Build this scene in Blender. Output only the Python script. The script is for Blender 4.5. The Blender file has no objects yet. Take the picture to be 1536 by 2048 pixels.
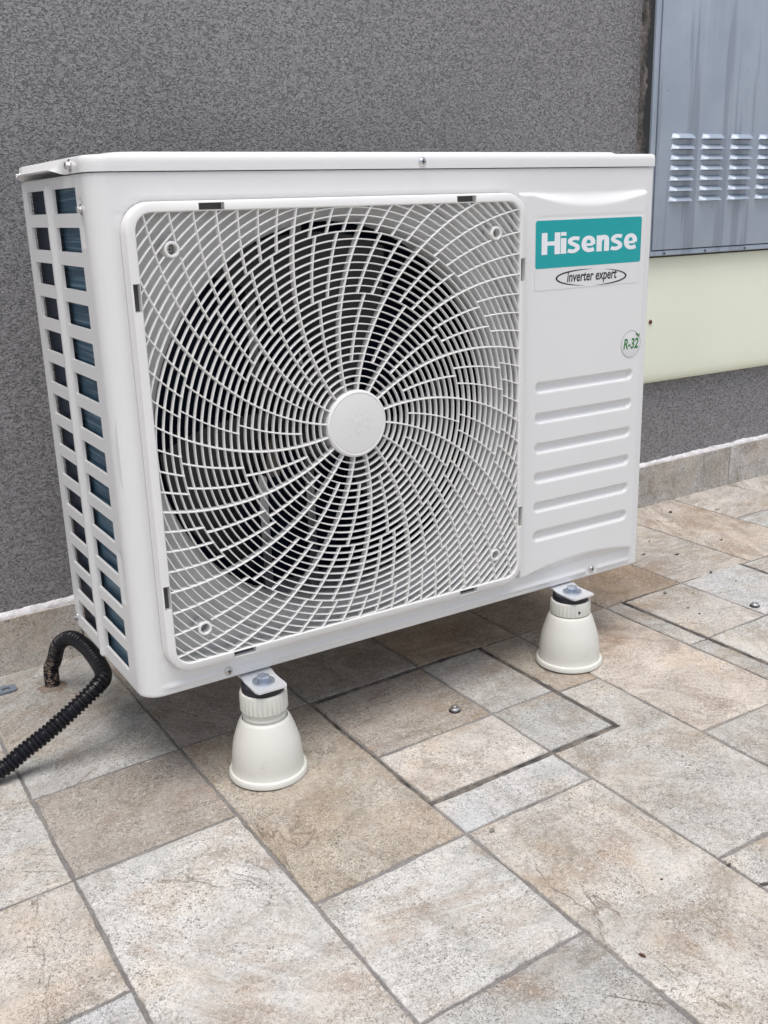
import bpy, bmesh, math, random
from math import sin, cos, pi, radians, hypot, atan2, tan, sqrt
from mathutils import Vector, Matrix
random.seed(7)
scn = bpy.context.scene
C = scn.collection

# ------------------------------------------------------------------ camera
YAW, PITCH, ROLL = -0.5524, -0.2961, -0.0304
fwd = Vector((-sin(YAW)*cos(PITCH), cos(YAW)*cos(PITCH), sin(PITCH)))
rt = Vector((cos(YAW), sin(YAW), 0)); up = rt.cross(fwd)
r2 = cos(ROLL)*rt + sin(ROLL)*up; u2 = -sin(ROLL)*rt + cos(ROLL)*up
cam_d = bpy.data.cameras.new('camera'); cam = bpy.data.objects.new('camera', cam_d); C.objects.link(cam)
CAM = Vector((-0.3379, -1.1361, 0.7241))
cam.matrix_world = Matrix(((r2.x, u2.x, -fwd.x, CAM.x), (r2.y, u2.y, -fwd.y, CAM.y), (r2.z, u2.z, -fwd.z, CAM.z), (0, 0, 0, 1)))
cam_d.sensor_fit = 'VERTICAL'; cam_d.sensor_height = 36.0; cam_d.lens = 2009.8/2048*36
cam_d.clip_start = 0.02; cam_d.clip_end = 500
scn.camera = cam

# ------------------------------------------------------------------ sky and sun (bright overcast)
SUN_EL, SUN_AZ = radians(76), radians(215)      # azimuth: direction the light comes from, clockwise from +y
world = bpy.data.worlds.new('World'); scn.world = world; world.use_nodes = True
wn = world.node_tree; wn.nodes.clear()
sky = wn.nodes.new('ShaderNodeTexSky'); sky.sky_type = 'NISHITA'; sky.sun_disc = False
sky.sun_elevation = SUN_EL; sky.sun_rotation = SUN_AZ; sky.dust_density = 4.0; sky.air_density = 1.0; sky.ozone_density = 1.0
hs = wn.nodes.new('ShaderNodeHueSaturation'); hs.inputs['Saturation'].default_value = 0.66
bg = wn.nodes.new('ShaderNodeBackground'); bg.inputs['Strength'].default_value = 0.135
wo = wn.nodes.new('ShaderNodeOutputWorld')
wn.links.new(sky.outputs[0], hs.inputs['Color']); wn.links.new(hs.outputs[0], bg.inputs['Color']); wn.links.new(bg.outputs[0], wo.inputs['Surface'])
sd = bpy.data.lights.new('sun', 'SUN'); sd.energy = 1.5; sd.angle = radians(40); sd.color = (1.0, 0.985, 0.965)
sun = bpy.data.objects.new('sun', sd); C.objects.link(sun)
to_sun = Vector((sin(SUN_AZ)*cos(SUN_EL), cos(SUN_AZ)*cos(SUN_EL), sin(SUN_EL)))
sun.rotation_euler = to_sun.to_track_quat('Z', 'Y').to_euler(); sun.location = to_sun*10
vs = scn.view_settings
vs.view_transform = 'Standard'; vs.look = 'None'; vs.gamma = 1.0; vs.use_curve_mapping = False
vs.exposure = 0.44
scn.render.resolution_x = 768; scn.render.resolution_y = 1024
scn.render.engine = 'CYCLES'

# ------------------------------------------------------------------ helpers
def tag(o, label=None, cat=None, group=None, kind=None):
    if label: o['label'] = label
    if cat: o['category'] = cat
    if group: o['group'] = group
    if kind: o['kind'] = kind
    return o
def empty(name, loc, label=None, cat=None, group=None):
    o = bpy.data.objects.new(name, None); o.empty_display_size = .05; o.location = loc; C.objects.link(o)
    return tag(o, label, cat, group)
def link(name, me, m=None, parent=None):
    o = bpy.data.objects.new(name, me); C.objects.link(o)
    if m and not me.materials: me.materials.append(m)
    if parent:
        o.parent = parent
        o.matrix_parent_inverse = wmat(parent).inverted()
    return o
def wmat(o):
    M = Matrix.LocRotScale(o.location, o.rotation_euler, o.scale)
    return wmat(o.parent) @ o.matrix_parent_inverse @ M if o.parent else M
class MB:
    def __init__(s): s.v = []; s.f = []
    def add(s, vs, fs):
        n = len(s.v); s.v += [tuple(p) for p in vs]; s.f += [tuple(i+n for i in f) for f in fs]
    def box(s, x0, x1, y0, y1, z0, z1):
        s.add([(x0,y0,z0),(x1,y0,z0),(x1,y1,z0),(x0,y1,z0),(x0,y0,z1),(x1,y0,z1),(x1,y1,z1),(x0,y1,z1)],
              [(0,3,2,1),(4,5,6,7),(0,1,5,4),(1,2,6,5),(2,3,7,6),(3,0,4,7)])
    def loops(s, L, closed=True, cap0=False, cap1=False):
        n = len(L[0]); b = len(s.v)
        for l in L: s.v += [tuple(p) for p in l]
        m = n if closed else n-1
        for k in range(len(L)-1):
            for i in range(m):
                j = (i+1) % n
                s.f.append((b+k*n+i, b+k*n+j, b+(k+1)*n+j, b+(k+1)*n+i))
        if cap0: s.f.append(tuple(b+i for i in reversed(range(n))))
        if cap1: s.f.append(tuple(b+(len(L)-1)*n+i for i in range(n)))
    def lathe(s, prof, c=(0,0,0), axis='z', seg=48, cap0=True, cap1=True):
        L = []
        for r, h in prof:
            l = []
            for i in range(seg):
                a = 2*pi*i/seg
                if axis == 'z': l.append((c[0]+r*cos(a), c[1]+r*sin(a), c[2]+h))
                elif axis == 'y': l.append((c[0]+r*cos(a), c[1]-h, c[2]+r*sin(a)))
                else: l.append((c[0]-h, c[1]-r*cos(a), c[2]+r*sin(a)))
            L.append(l)
        s.loops(L, True, cap0, cap1)
    def tube(s, pts, r, seg=12, rfun=None, caps=True):
        L = []; n = len(pts); pts = [Vector(p) for p in pts]; prev = None
        for i, p in enumerate(pts):
            t = (pts[min(i+1, n-1)]-pts[max(i-1, 0)]).normalized()
            if prev is None: a = t.orthogonal().normalized()
            else: a = (prev-t*prev.dot(t)).normalized()
            prev = a; b = t.cross(a); rr = rfun(i) if rfun else r
            L.append([p+a*(rr*cos(2*pi*k/seg))+b*(rr*sin(2*pi*k/seg)) for k in range(seg)])
        s.loops(L, True, caps, caps)
    def mesh(s, name, smooth=30, bevel=0, bseg=2):
        me = bpy.data.meshes.new(name); me.from_pydata(s.v, [], s.f)
        bm = bmesh.new(); bm.from_mesh(me)
        bmesh.ops.recalc_face_normals(bm, faces=bm.faces)
        if bevel:
            es = [e for e in bm.edges if len(e.link_faces) == 2 and e.calc_face_angle(0) > radians(35)]
            bmesh.ops.bevel(bm, geom=es, offset=bevel, segments=bseg, profile=0.5, affect='EDGES', clamp_overlap=True)
        bm.to_mesh(me); bm.free()
        if smooth:
            me.shade_smooth(); me.set_sharp_from_angle(angle=radians(smooth))
        return me
    def build(s, name, m, parent=None, smooth=30, bevel=0, bseg=2):
        return link(name, s.mesh(name, smooth, bevel, bseg), m, parent)
def sstep(a, b, x):
    t = min(1, max(0, (x-a)/(b-a))); return t*t*(3-2*t)
def catmull(P, n):
    P = [Vector(p) for p in P]; P = [2*P[0]-P[1]]+P+[2*P[-1]-P[-2]]; out = []
    for i in range(1, len(P)-2):
        for k in range(n):
            t = k/n; a, b, c, d = P[i-1:i+3]
            out.append(.5*((2*b)+(c-a)*t+(2*a-5*b+4*c-d)*t*t+(3*b-a-3*c+d)*t**3))
    return out+[P[-2]]
def resample(P, step):
    out = [P[0]]; acc = 0
    for a, b in zip(P, P[1:]):
        L = (b-a).length; pos = step-acc
        while pos <= L:
            out.append(a+(b-a)*(pos/L)); pos += step
        acc = (acc+L) % step
    return out

# ------------------------------------------------------------------ materials
def mat(name, color=(.5,.5,.5), rough=.5, metal=0, spec=.5):
    m = bpy.data.materials.new(name); m.use_nodes = True
    b = m.node_tree.nodes['Principled BSDF']
    b.inputs['Base Color'].default_value = (*color, 1); b.inputs['Roughness'].default_value = rough
    b.inputs['Metallic'].default_value = metal; b.inputs['Specular IOR Level'].default_value = spec
    return m
class NT:
    def __init__(s, m): s.m = m; s.t = m.node_tree; s.b = s.t.nodes['Principled BSDF']
    def n(s, typ, **kw):
        nd = s.t.nodes.new('ShaderNode'+typ)
        for k, v in kw.items():
            if k.startswith('i_'):
                key = k[2:]
                sock = nd.inputs[int(key)] if key.isdigit() else nd.inputs[key.replace('_', ' ')]
                if hasattr(v, 'is_output'): s.t.links.new(v, sock)
                else: sock.default_value = v
            else: setattr(nd, k, v)
        return nd
    def math(s, op, a, b=None, c=None, clamp=False):
        nd = s.t.nodes.new('ShaderNodeMath'); nd.operation = op; nd.use_clamp = clamp
        for i, v in enumerate((a, b, c)):
            if v is None: continue
            if hasattr(v, 'is_output'): s.t.links.new(v, nd.inputs[i])
            else: nd.inputs[i].default_value = v
        return nd.outputs[0]
    def ramp(s, fac, stops, interp='LINEAR'):
        nd = s.t.nodes.new('ShaderNodeValToRGB'); nd.color_ramp.interpolation = interp
        el = nd.color_ramp.elements
        while len(el) < len(stops): el.new(.5)
        for e, (p, c) in zip(el, stops):
            e.position = p; e.color = (*c, 1) if isinstance(c, tuple) else (c, c, c, 1)
        s.t.links.new(fac, nd.inputs[0]); return nd.outputs[0]
    def mix(s, fac, a, b, blend='MIX'):
        nd = s.t.nodes.new('ShaderNodeMix'); nd.data_type = 'RGBA'; nd.blend_type = blend
        for sock, v in ((nd.inputs[0], fac), (nd.inputs[6], a), (nd.inputs[7], b)):
            if hasattr(v, 'is_output'): s.t.links.new(v, sock)
            elif isinstance(v, tuple): sock.default_value = (*v, 1)
            else: sock.default_value = v
        return nd.outputs[2]
    def noise(s, vec, scale, detail=3, rough=.55, dist=0, lac=2):
        nd = s.n('TexNoise'); nd.inputs['Scale'].default_value = scale; nd.inputs['Detail'].default_value = detail
        nd.inputs['Roughness'].default_value = rough; nd.inputs['Distortion'].default_value = dist; nd.inputs['Lacunarity'].default_value = lac
        s.t.links.new(vec, nd.inputs['Vector']); return nd.outputs['Fac']
    def coord(s): return s.n('TexCoord').outputs['Object']
    def mapv(s, vec, scale=(1,1,1), rot=(0,0,0), loc=(0,0,0)):
        nd = s.n('Mapping'); nd.inputs['Scale'].default_value = scale; nd.inputs['Rotation'].default_value = rot; nd.inputs['Location'].default_value = loc
        s.t.links.new(vec, nd.inputs['Vector']); return nd.outputs[0]
    def base(s, c): s.t.links.new(c, s.b.inputs['Base Color'])
    def rough(s, c): s.t.links.new(c, s.b.inputs['Roughness'])
    def bump(s, h, strength=.5, dist=.001):
        nd = s.n('Bump'); nd.inputs['Strength'].default_value = strength; nd.inputs['Distance'].default_value = dist
        s.t.links.new(h, nd.inputs['Height']); s.t.links.new(nd.outputs[0], s.b.inputs['Normal'])

def painted(name, col, rough, var=.03, bump=.04, bscale=900, spec=.5):
    m = mat(name, col, rough, 0, spec); t = NT(m); co = t.coord()
    n1 = t.noise(co, 5, 4, .6)
    lo = tuple(c*(1-var) for c in col); hi = tuple(min(1, c*(1+var)) for c in col)
    t.base(t.ramp(n1, [(.3, lo), (.7, hi)]))
    t.rough(t.ramp(t.noise(co, 5, 2), [(.2, rough-.015), (.8, rough+.02)]))
    if bump: t.bump(t.noise(co, bscale, 2), bump, .0004)
    return m
M_SHEET = painted('painted_sheet_metal', (.745,.745,.735), .30, .012, .05, 700)
M_PLAST = painted('grille_plastic', (.76,.755,.735), .42, .012, .03, 500)
M_PLATE = painted('shaded_shroud_paint', (.60,.60,.59), .45, .02, .03, 500)  # same white paint as the casing, darkened: shade behind the grille put into colour
M_FOOT = painted('ivory_plastic', (.74,.73,.66), .42, .03, .05, 400)
t = NT(M_FOOT); co = t.coord()
sm = t.math('MULTIPLY', t.ramp(t.noise(co, 22, 3, .6), [(.58, 0.0), (.70, .5)]), t.ramp(t.noise(t.mapv(co, (1,1,2.2)), 260, 4, .7), [(.50, 0.0), (.62, 1.0)]))
t.base(t.mix(sm, t.ramp(t.noise(co, 9, 4), [(.3, (.64,.635,.575)), (.7, (.685,.68,.62))]), (.40,.37,.32)))
M_DARK = mat('dark_interior', (.012,.012,.014), .6)
M_SLOT = mat('grey_slot_inside', (.06,.06,.06), .55)
M_FAN = mat('fan_plastic', (.018,.018,.021), .32)
M_GALV = mat('galvanised_steel', (.52,.53,.55), .34, .9)
M_ZINC = painted('zinc_bracket', (.78,.79,.81), .28, .08, .1, 200); M_ZINC.node_tree.nodes['Principled BSDF'].inputs['Metallic'].default_value = .55
M_STEEL = mat('zinc_bolt', (.50,.55,.62), .27, .95)
M_SCREW = mat('screw_steel', (.62,.62,.62), .3, .95)
M_RUBBER = mat('black_rubber', (.012,.013,.02), .5)
M_MOTOR = mat('motor_grey', (.16,.14,.12), .5, .3)
M_TEAL = mat('teal_print', (.0,.345,.36), .35)
M_WHITEP = mat('white_print', (.82,.84,.86), .4)
M_BLACKP = mat('black_print', (.015,.015,.02), .45)
M_GREENP = mat('green_print', (.02,.18,.03), .45)
M_FILM = mat('label_film', (.735,.735,.73), .27)

# coil fins
M_COIL = mat('coil_fins', (.03,.10,.13), .4, .35); t = NT(M_COIL); co = t.coord()
w1 = t.noise(t.mapv(co, (1, 700, 1.2)), 1.0, 2, .7)
w2 = t.noise(t.mapv(co, (1, 6, 330)), 1.0, 2, .6)
t.base(t.mix(t.ramp(w2, [(.52, 0.0), (.66, .75)]), t.ramp(w1, [(.3, (.014,.048,.085)), (.7, (.055,.145,.215))]), (.19,.33,.43)))
t.bump(w1, .5, .001)
M_COIL2 = mat('coil_fins_shaded', (.010,.018,.038), .4, .0, .12)  # dark copy of the coil; shade of fins seen obliquely put into colour

# plaster wall
M_WALL = mat('grey_roughcast_plaster', (.1,.1,.1), .85, 0, .25); t = NT(M_WALL); co = t.coord()
wv = t.mapv(co, (.8, 1, 1.1), (0, .6, 0))
na = t.noise(wv, 265, 1.6, .5, 1.2); nb = t.noise(co, 430, 2, .5)
ridge = t.math('SUBTRACT', 1.0, t.math('MULTIPLY', t.math('ABSOLUTE', t.math('SUBTRACT', na, .5)), 5.5), clamp=True)
h = t.math('ADD', t.math('MULTIPLY', na, 1.0), t.math('ADD', t.math('MULTIPLY', ridge, .16), t.math('MULTIPLY', nb, .22)))
big = t.noise(co, 1.6, 3, .6); mid = t.noise(co, 9, 4, .6)
cb = t.mix(t.ramp(big, [(.3, 0.0), (.7, 1.0)]), (.25,.244,.246), (.285,.279,.281))
cb = t.mix(t.ramp(mid, [(.45, 0.0), (.75, .08)]), cb, (.27,.262,.258))
cb = t.mix(t.ramp(na, [(.36, .55), (.48, 0.0)]), cb, (.085,.082,.084))
cb = t.mix(t.ramp(na, [(.53, 0.0), (.68, .42)]), cb, (.44,.43,.43))
t.base(cb); t.bump(h, 1.0, .0045)
M_WHITEBEAD = mat('white_mortar', (.72,.70,.70), .9, 0, .2); t = NT(M_WHITEBEAD); co = t.coord()
t.base(t.ramp(t.noise(co, 60, 4, .7), [(.25, (.50,.48,.48)), (.6, (.80,.78,.78))])); t.bump(t.noise(co, 240, 4, .7), .8, .003)

def tile_mat(name):
    """split-stone look porcelain; the object colour is the tile's own tint"""
    m = mat(name, (.5,.5,.5), .62, 0, .35); t = NT(m); co = t.coord()
    oi = t.n('ObjectInfo'); rnd = oi.outputs['Random']; col = oi.outputs['Color']; alpha = oi.outputs['Alpha']
    off = t.n('CombineXYZ'); t.t.links.new(t.math('MULTIPLY', rnd, 37.0), off.inputs[0]); t.t.links.new(t.math('MULTIPLY', rnd, 91.0), off.inputs[1]); t.t.links.new(t.math('MULTIPLY', rnd, 13.0), off.inputs[2])
    va = t.n('VectorMath', operation='ADD'); t.t.links.new(co, va.inputs[0]); t.t.links.new(off.outputs[0], va.inputs[1]); p = va.outputs[0]
    vr = t.n('VectorRotate', rotation_type='Z_AXIS'); t.t.links.new(p, vr.inputs['Vector']); t.t.links.new(t.math('MULTIPLY', rnd, 41.0), vr.inputs['Angle']); q = vr.outputs[0]
    blot = t.noise(p, 7, 6, .66, .6); blot2 = t.noise(t.mapv(p, (1,1,1), loc=(4,9,2)), 10, 6, .66, .8)
    strat = t.noise(t.mapv(q, (26, 5, 1)), 1.0, 6, .66, 1.3)          # slaty layering, one direction per tile
    grain = t.noise(p, 300, 2.5, .6, 1.6); grain2 = t.noise(p, 900, 2, .6); mids = t.noise(p, 90, 4, .65, .5)
    warm = t.mix(1.0, col, (1.02,.95,.86), 'MULTIPLY'); cool = t.mix(1.0, col, (.80,.83,.84), 'MULTIPLY'); pale = t.mix(1.0, col, (1.24,1.24,1.23), 'MULTIPLY')
    c = t.mix(t.ramp(blot, [(.46, 0.0), (.62, 1.0)]), col, warm)
    c = t.mix(t.ramp(blot2, [(.50, 0.0), (.68, .85)]), c, cool)
    c = t.mix(t.ramp(t.noise(t.mapv(p, (1,1,1), loc=(7,1,5)), 12, 5, .65, .5), [(.52, 0.0), (.70, .8)]), c, pale)
    patch = t.noise(t.mapv(p, (1,1,1), loc=(3,7,4)), 10, 6, .68, 1.0)
    c = t.mix(t.ramp(patch, [(.36, .75), (.50, 0.0)]), c, t.mix(1.0, c, (.62,.565,.50), 'MULTIPLY'))
    c = t.mix(t.ramp(patch, [(.52, 0.0), (.66, .7)]), c, t.mix(1.0, c, (1.22,1.22,1.22), 'MULTIPLY'))
    c = t.mix(t.math('MULTIPLY', alpha, t.ramp(strat, [(.36, .8), (.50, 0.0)])), c, t.mix(1.0, col, (.60,.55,.50), 'MULTIPLY'))
    c = t.mix(t.math('MULTIPLY', alpha, t.ramp(strat, [(.52, 0.0), (.66, .9)])), c, pale)
    ck = t.noise(t.mapv(q, (7, 2.2, 1), loc=(5,5,1)), 1.0, 5, .55, .8)
    ckl = t.math('MULTIPLY', t.ramp(t.math('ABSOLUTE', t.math('SUBTRACT', ck, .5)), [(.0, 1.0), (.010, 0.0)]), t.ramp(t.noise(t.mapv(p, (1,1,1), loc=(6,4,2)), 7, 3), [(.52, 0.0), (.60, 1.0)]))
    c = t.mix(t.math('MULTIPLY', ckl, .65), c, (.20,.155,.115))
    # rust-brown stains near veins
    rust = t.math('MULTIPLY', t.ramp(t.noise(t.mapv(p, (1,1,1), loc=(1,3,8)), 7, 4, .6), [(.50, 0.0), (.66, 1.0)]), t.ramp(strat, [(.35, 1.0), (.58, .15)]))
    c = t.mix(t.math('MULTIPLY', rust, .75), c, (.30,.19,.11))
    # layering lines: thin dark steps
    ln = t.math('MULTIPLY', t.math('ABSOLUTE', t.math('SUBTRACT', strat, .5)), 1.0)
    lines = t.math('MULTIPLY', t.ramp(ln, [(.0, 1.0), (.022, 0.0)]), t.ramp(t.noise(t.mapv(p, (1,1,1), loc=(2,2,2)), 11, 3), [(.5, 0.0), (.64, 1.0)]))
    c = t.mix(t.math('MULTIPLY', lines, .5), c, (.17,.145,.12))
    # granular surface: dark pits and pale grains
    amp = t.ramp(t.noise(t.mapv(p, (1,1,1), loc=(9,9,9)), 14, 4), [(.3, .4), (.6, 1.0)])
    c = t.mix(t.math('MULTIPLY', t.ramp(grain, [(.37, .95), (.48, 0.0)]), amp), c, t.mix(.55, (.10,.09,.08), t.mix(1.0, col, (.4,.38,.36), 'MULTIPLY')))
    c = t.mix(t.math('MULTIPLY', t.ramp(grain, [(.54, 0.0), (.66, .6)]), amp), c, t.mix(.5, (.80,.79,.77), t.mix(1.0, col, (1.3,1.3,1.3), 'MULTIPLY')))
    c = t.mix(t.ramp(mids, [(.30, .38), (.45, 0.0)]), c, t.mix(1.0, col, (.45,.43,.41), 'MULTIPLY'))
    t.base(c)
    hh = t.math('ADD', t.math('MULTIPLY', grain, .35), t.math('ADD', t.math('MULTIPLY', strat, 2.2), t.math('SUBTRACT', t.math('MULTIPLY', mids, 1.0), t.math('MULTIPLY', ckl, .9))))
    t.bump(hh, .85, .0019)
    t.rough(t.ramp(grain2, [(.3, .5), (.7, .72)]))
    return m
M_TILE = tile_mat('stone_look_tile')
M_GROUT = mat('grey_grout', (.2,.2,.2), .9, 0, .2); t = NT(M_GROUT); co = t.coord()
g1 = t.noise(co, 12, 4, .6); g2 = t.noise(co, 260, 3, .6)
t.base(t.mix(t.ramp(g2, [(.35, .5), (.6, 0.0)]), t.ramp(g1, [(.3, (.14,.13,.122)), (.55, (.25,.24,.23)), (.75, (.28,.24,.195))]), (.09,.085,.08))); t.bump(g2, .6, .002)
M_GAP = mat('dark_hatch_gap', (.055,.05,.047), .8, 0, .3); t = NT(M_GAP); co = t.coord()
t.base(t.ramp(t.noise(co, 40, 4, .7), [(.35, (.045,.04,.037)), (.5, (.11,.10,.092)), (.68, (.22,.19,.155))])); t.bump(t.noise(co, 300, 3), .6, .002)
# far paving: the same tiles beyond the pieces that are built one by one
M_FAR = mat('far_paving', (.45,.43,.4), .7); t = NT(M_FAR); co = t.coord()
br = t.n('TexBrick'); t.t.links.new(co, br.inputs['Vector']); br.inputs['Scale'].default_value = 1.0; br.inputs['Brick Width'].default_value = .4; br.inputs['Row Height'].default_value = .2; br.inputs['Mortar Size'].default_value = .004
br.inputs['Color1'].default_value = (.42,.40,.37,1); br.inputs['Color2'].default_value = (.52,.47,.41,1); br.inputs['Mortar'].default_value = (.2,.2,.2,1)
t.base(br.outputs[0])

# steel cabinet
M_CAB = mat('grey_cabinet_paint', (.3,.34,.4), .38, .25); t = NT(M_CAB); co = t.coord()
st = t.noise(t.mapv(co, (20, 20, .9)), 1.0, 3, .55); st2 = t.noise(t.mapv(co, (75, 75, 2.2), loc=(3,3,3)), 1.0, 4, .6); cl = t.noise(co, 7, 5, .65)
c = t.mix(t.ramp(cl, [(.3, 0.0), (.7, 1.0)]), (.335,.395,.47), (.415,.475,.55))
c = t.mix(t.ramp(st, [(.55, 0.0), (.585, .65)]), c, (.25,.285,.35))
c = t.mix(t.ramp(st2, [(.55, 0.0), (.75, .35)]), c, (.52,.55,.59))
c = t.mix(t.ramp(t.noise(co, 60, 3, .6), [(.70, 0.0), (.74, .5)]), c, (.16,.18,.22))
t.base(c); t.rough(t.ramp(st2, [(.3, .34), (.7, .5)])); t.bump(t.noise(co, 500, 2), .05, .0005)
M_CABDARK = mat('dark_cabinet_side', (.055,.06,.062), .6)
M_SEAL = mat('weathered_sealant', (.2,.18,.16), .9); t = NT(M_SEAL); co = t.coord()
t.base(t.ramp(t.noise(t.mapv(co, (60, 60, 18)), 1.0, 5, .7), [(.35, (.05,.048,.045)), (.5, (.14,.125,.115)), (.68, (.30,.27,.24))])); t.bump(t.noise(co, 120, 4, .7), 1, .006)
M_CREAM = painted('cream_plastic', (.80,.825,.66), .5, .025, .05, 90)
M_HOSE = mat('black_corrugated_plastic', (.006,.006,.009), .3, 0, .3); t = NT(M_HOSE); co = t.coord()
sp = t.n('SeparateXYZ'); t.t.links.new(co, sp.inputs[0])
mud = t.math('MULTIPLY', t.ramp(sp.outputs[1], [(.386, 0.0), (.408, 1.0)]), t.ramp(t.noise(co, 95, 4, .7), [(.50, 0.0), (.60, .8)]))
mud = t.math('MULTIPLY', mud, t.ramp(t.math('ADD', sp.outputs[2], .02), [(.03, 1.0), (.095, .25)]))
t.base(t.mix(mud, (.006,.006,.009), (.30,.22,.16))); t.rough(t.ramp(mud, [(0.0, .30), (.6, .9)]))
M_MUD = mat('dried_mud', (.26,.205,.16), .95); t = NT(M_MUD); t.bump(t.noise(t.coord(), 200, 4, .7), 1, .004)
M_GREYPL = painted('grey_painted_strip', (.16,.19,.23), .5, .1, .1, 300)

# ------------------------------------------------------------------ paving
SX = .0263
def gz(x): return SX*(x-.42)
XL = [-.765,-.555,-.345,-.133,.0755,.286,.488,.690,.888,1.082,1.274,1.467,1.662,1.86,2.06,2.26]
_fx = [(-1,-.03),(-.13,-.006),(.08,-.002),(.29,.002),(.49,.0),(.69,-.006),(.93,-.014),(1.28,-.024),(1.66,-.034),(2.3,-.055)]
def rowf(x):
    for (a, fa), (b, fb) in zip(_fx, _fx[1:]):
        if x <= b: return fa+(fb-fa)*(x-a)/(b-a)
    return _fx[-1][1]
WY, WT = .5227, tan(-.029)
def wally(x): return WY+WT*x
RL = [None, .312, .112, -.087, -.293, -.4985, -.70, -.90, -1.10, -1.30]
def ry(r, x): return wally(x)-.0 if r == 0 else RL[r]+rowf(x)
GAP = .0016
ground = MB()
ground.add([(-40,-40,gz(-40)-.0045),(40,-40,gz(40)-.0045),(40,40,gz(40)-.0045),(-40,40,gz(-40)-.0045)], [(0,1,2,3)])
floor = ground.build('ground', M_FAR, None, 0); tag(floor, kind='structure', label='stone look paving around the unit')
bed = MB()
bed.add([(-.8,-1.32,gz(-.8)-.0017),(2.3,-1.32,gz(2.3)-.0017),(2.3,.5,gz(2.3)-.0017),(-.8,.56,gz(-.8)-.0017)], [(0,1,2,3)])
bed_o = bed.build('grout', M_GROUT, floor, 0)

def tile_mesh(poly, thick=.010, bev=.0016, jit=.0007, zoff=0.0, inset=GAP, seed=0):
    """one stone tile from an outline (counter-clockwise), uneven edge, rounded arris"""
    rn = random.Random(seed)
    P = [Vector((x, y)) for x, y in poly]; n = len(P)
    # inset the outline
    Q = []
    for i in range(n):
        a, b, c = P[i-1], P[i], P[(i+1) % n]
        d1 = (b-a).normalized(); d2 = (c-b).normalized()
        n1 = Vector((-d1.y, d1.x)); n2 = Vector((-d2.y, d2.x))
        m = n1+n2; Q.append(b+m*(inset/max(.2, m.dot(n1))))
    pts = []
    for i in range(n):
        a, b = Q[i], Q[(i+1) % n]; d = b-a; L = d.length; k = max(2, int(L/.009)); nn = Vector((-d.y, d.x)).normalized()
        ph = rn.random()*9; w = 0
        for j in range(k):
            w = .6*w+rn.gauss(0, jit)
            e = abs(w)+.0006*sin(ph+j*.37) if j else .0012*rn.random()
            pts.append((a+d*(j/k)+nn*max(-.0006, min(e, .0032)), nn))
    cx = sum(p.x for p, _ in pts)/len(pts); cy = sum(p.y for p, _ in pts)/len(pts)
    N = len(pts); mb = MB(); L = []
    for off, dz in ((0, -thick), (0, -bev), (bev*.4, -bev*.3), (bev*1.3, 0), (bev*4, .0001)):
        l = []
        for i in range(N):
            p, nn = pts[i]; pn = pts[i-1][1]; mm = (nn+pn); mm = mm/max(.3, mm.length) if mm.length else nn
            qv = p+mm*off; l.append((qv.x, qv.y, gz(qv.x)+dz+zoff))
        L.append(l)
    mb.loops(L, True, False, True)
    return mb
TK = 0.93
TCOL = {
 'white': (.56,.55,.525), 'pale': (.53,.52,.495), 'grey': (.42,.415,.395), 'mid': (.46,.445,.415), 'tan': (.42,.375,.315),
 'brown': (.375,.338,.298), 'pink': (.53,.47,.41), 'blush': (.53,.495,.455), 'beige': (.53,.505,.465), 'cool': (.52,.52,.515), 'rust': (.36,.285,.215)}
tcount = 0
def add_tile(poly, col, parent, zoff=0.0, inset=GAP, name='tile', jit=.0006, streak=None):
    global tcount
    tcount += 1
    o = tile_mesh(poly, zoff=zoff+random.uniform(-.0004, .0004), inset=inset, seed=tcount, jit=jit).build(name, M_TILE, parent, 40)
    c = TCOL[col]; k = TK*random.uniform(.96, 1.04); o.color = (c[0]*k, c[1]*k, c[2]*k, streak if streak is not None else random.choice((.15, .25, .4, .6)))
    return o
def cell(i0, i1, r0, r1, x0=None, x1=None, yt=None, yb=None):
    xa = XL[i0] if x0 is None else x0; xb = XL[i1] if x1 is None else x1
    tt = (lambda x: ry(r0, x)) if yt is None else (lambda x: yt)
    bb = (lambda x: ry(r1, x)) if yb is None else (lambda x: yb)
    return [(xa, bb(xa)), (xb, bb(xb)), (xb, tt(xb)), (xa, tt(xa))]
HA = (.283, .6105, .1105, -.2175)      # hatch near the front foot: x0 x1 ytop ybottom
HB = (.9285, 1.2495, .100, -.224)
T = []
def c_(i0, i1, r0, r1, col, **k): T.append((cell(i0, i1, r0, r1, **k), col))
# column index in XL: 0:-.765 1:-.555 2:-.345 3:-.133 4:.0755 5:.286 6:.488 7:.690 8:.888 9:1.082 10:1.274 11:1.467 12:1.662
c_(0,1,0,2,'grey'); c_(0,1,2,4,'beige'); c_(0,1,4,5,'white'); c_(0,2,5,6,'mid'); c_(0,1,6,8,'tan')
c_(1,2,0,1,'blush'); c_(1,2,1,3,'mid'); c_(1,2,3,5,'pale'); c_(1,2,6,8,'pale')
c_(2,3,0,1,'grey'); c_(2,3,1,3,'pale'); c_(2,3,3,4,'blush'); c_(2,3,4,5,'cool'); c_(2,3,5,7,'tan'); c_(2,3,7,8,'grey')
c_(3,4,0,2,'grey'); c_(3,4,2,3,'brown'); c_(3,4,3,5,'white'); c_(3,4,5,6,'mid'); c_(3,4,6,8,'white')
c_(4,5,0,2,'brown'); c_(4,5,2,4,'tan'); c_(4,5,4,5,'pale'); c_(4,5,5,7,'grey'); c_(4,5,7,8,'beige')
c_(5,6,0,2,'brown'); c_(5,6,4,6,'beige'); c_(5,6,6,7,'grey'); c_(5,6,7,8,'white')
T.append(([(HA[0]+.002, ry(4,.286)), (.488, ry(4,.488)), (.488, HA[3]), (HA[0]+.002, HA[3])], 'cool'))
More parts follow.
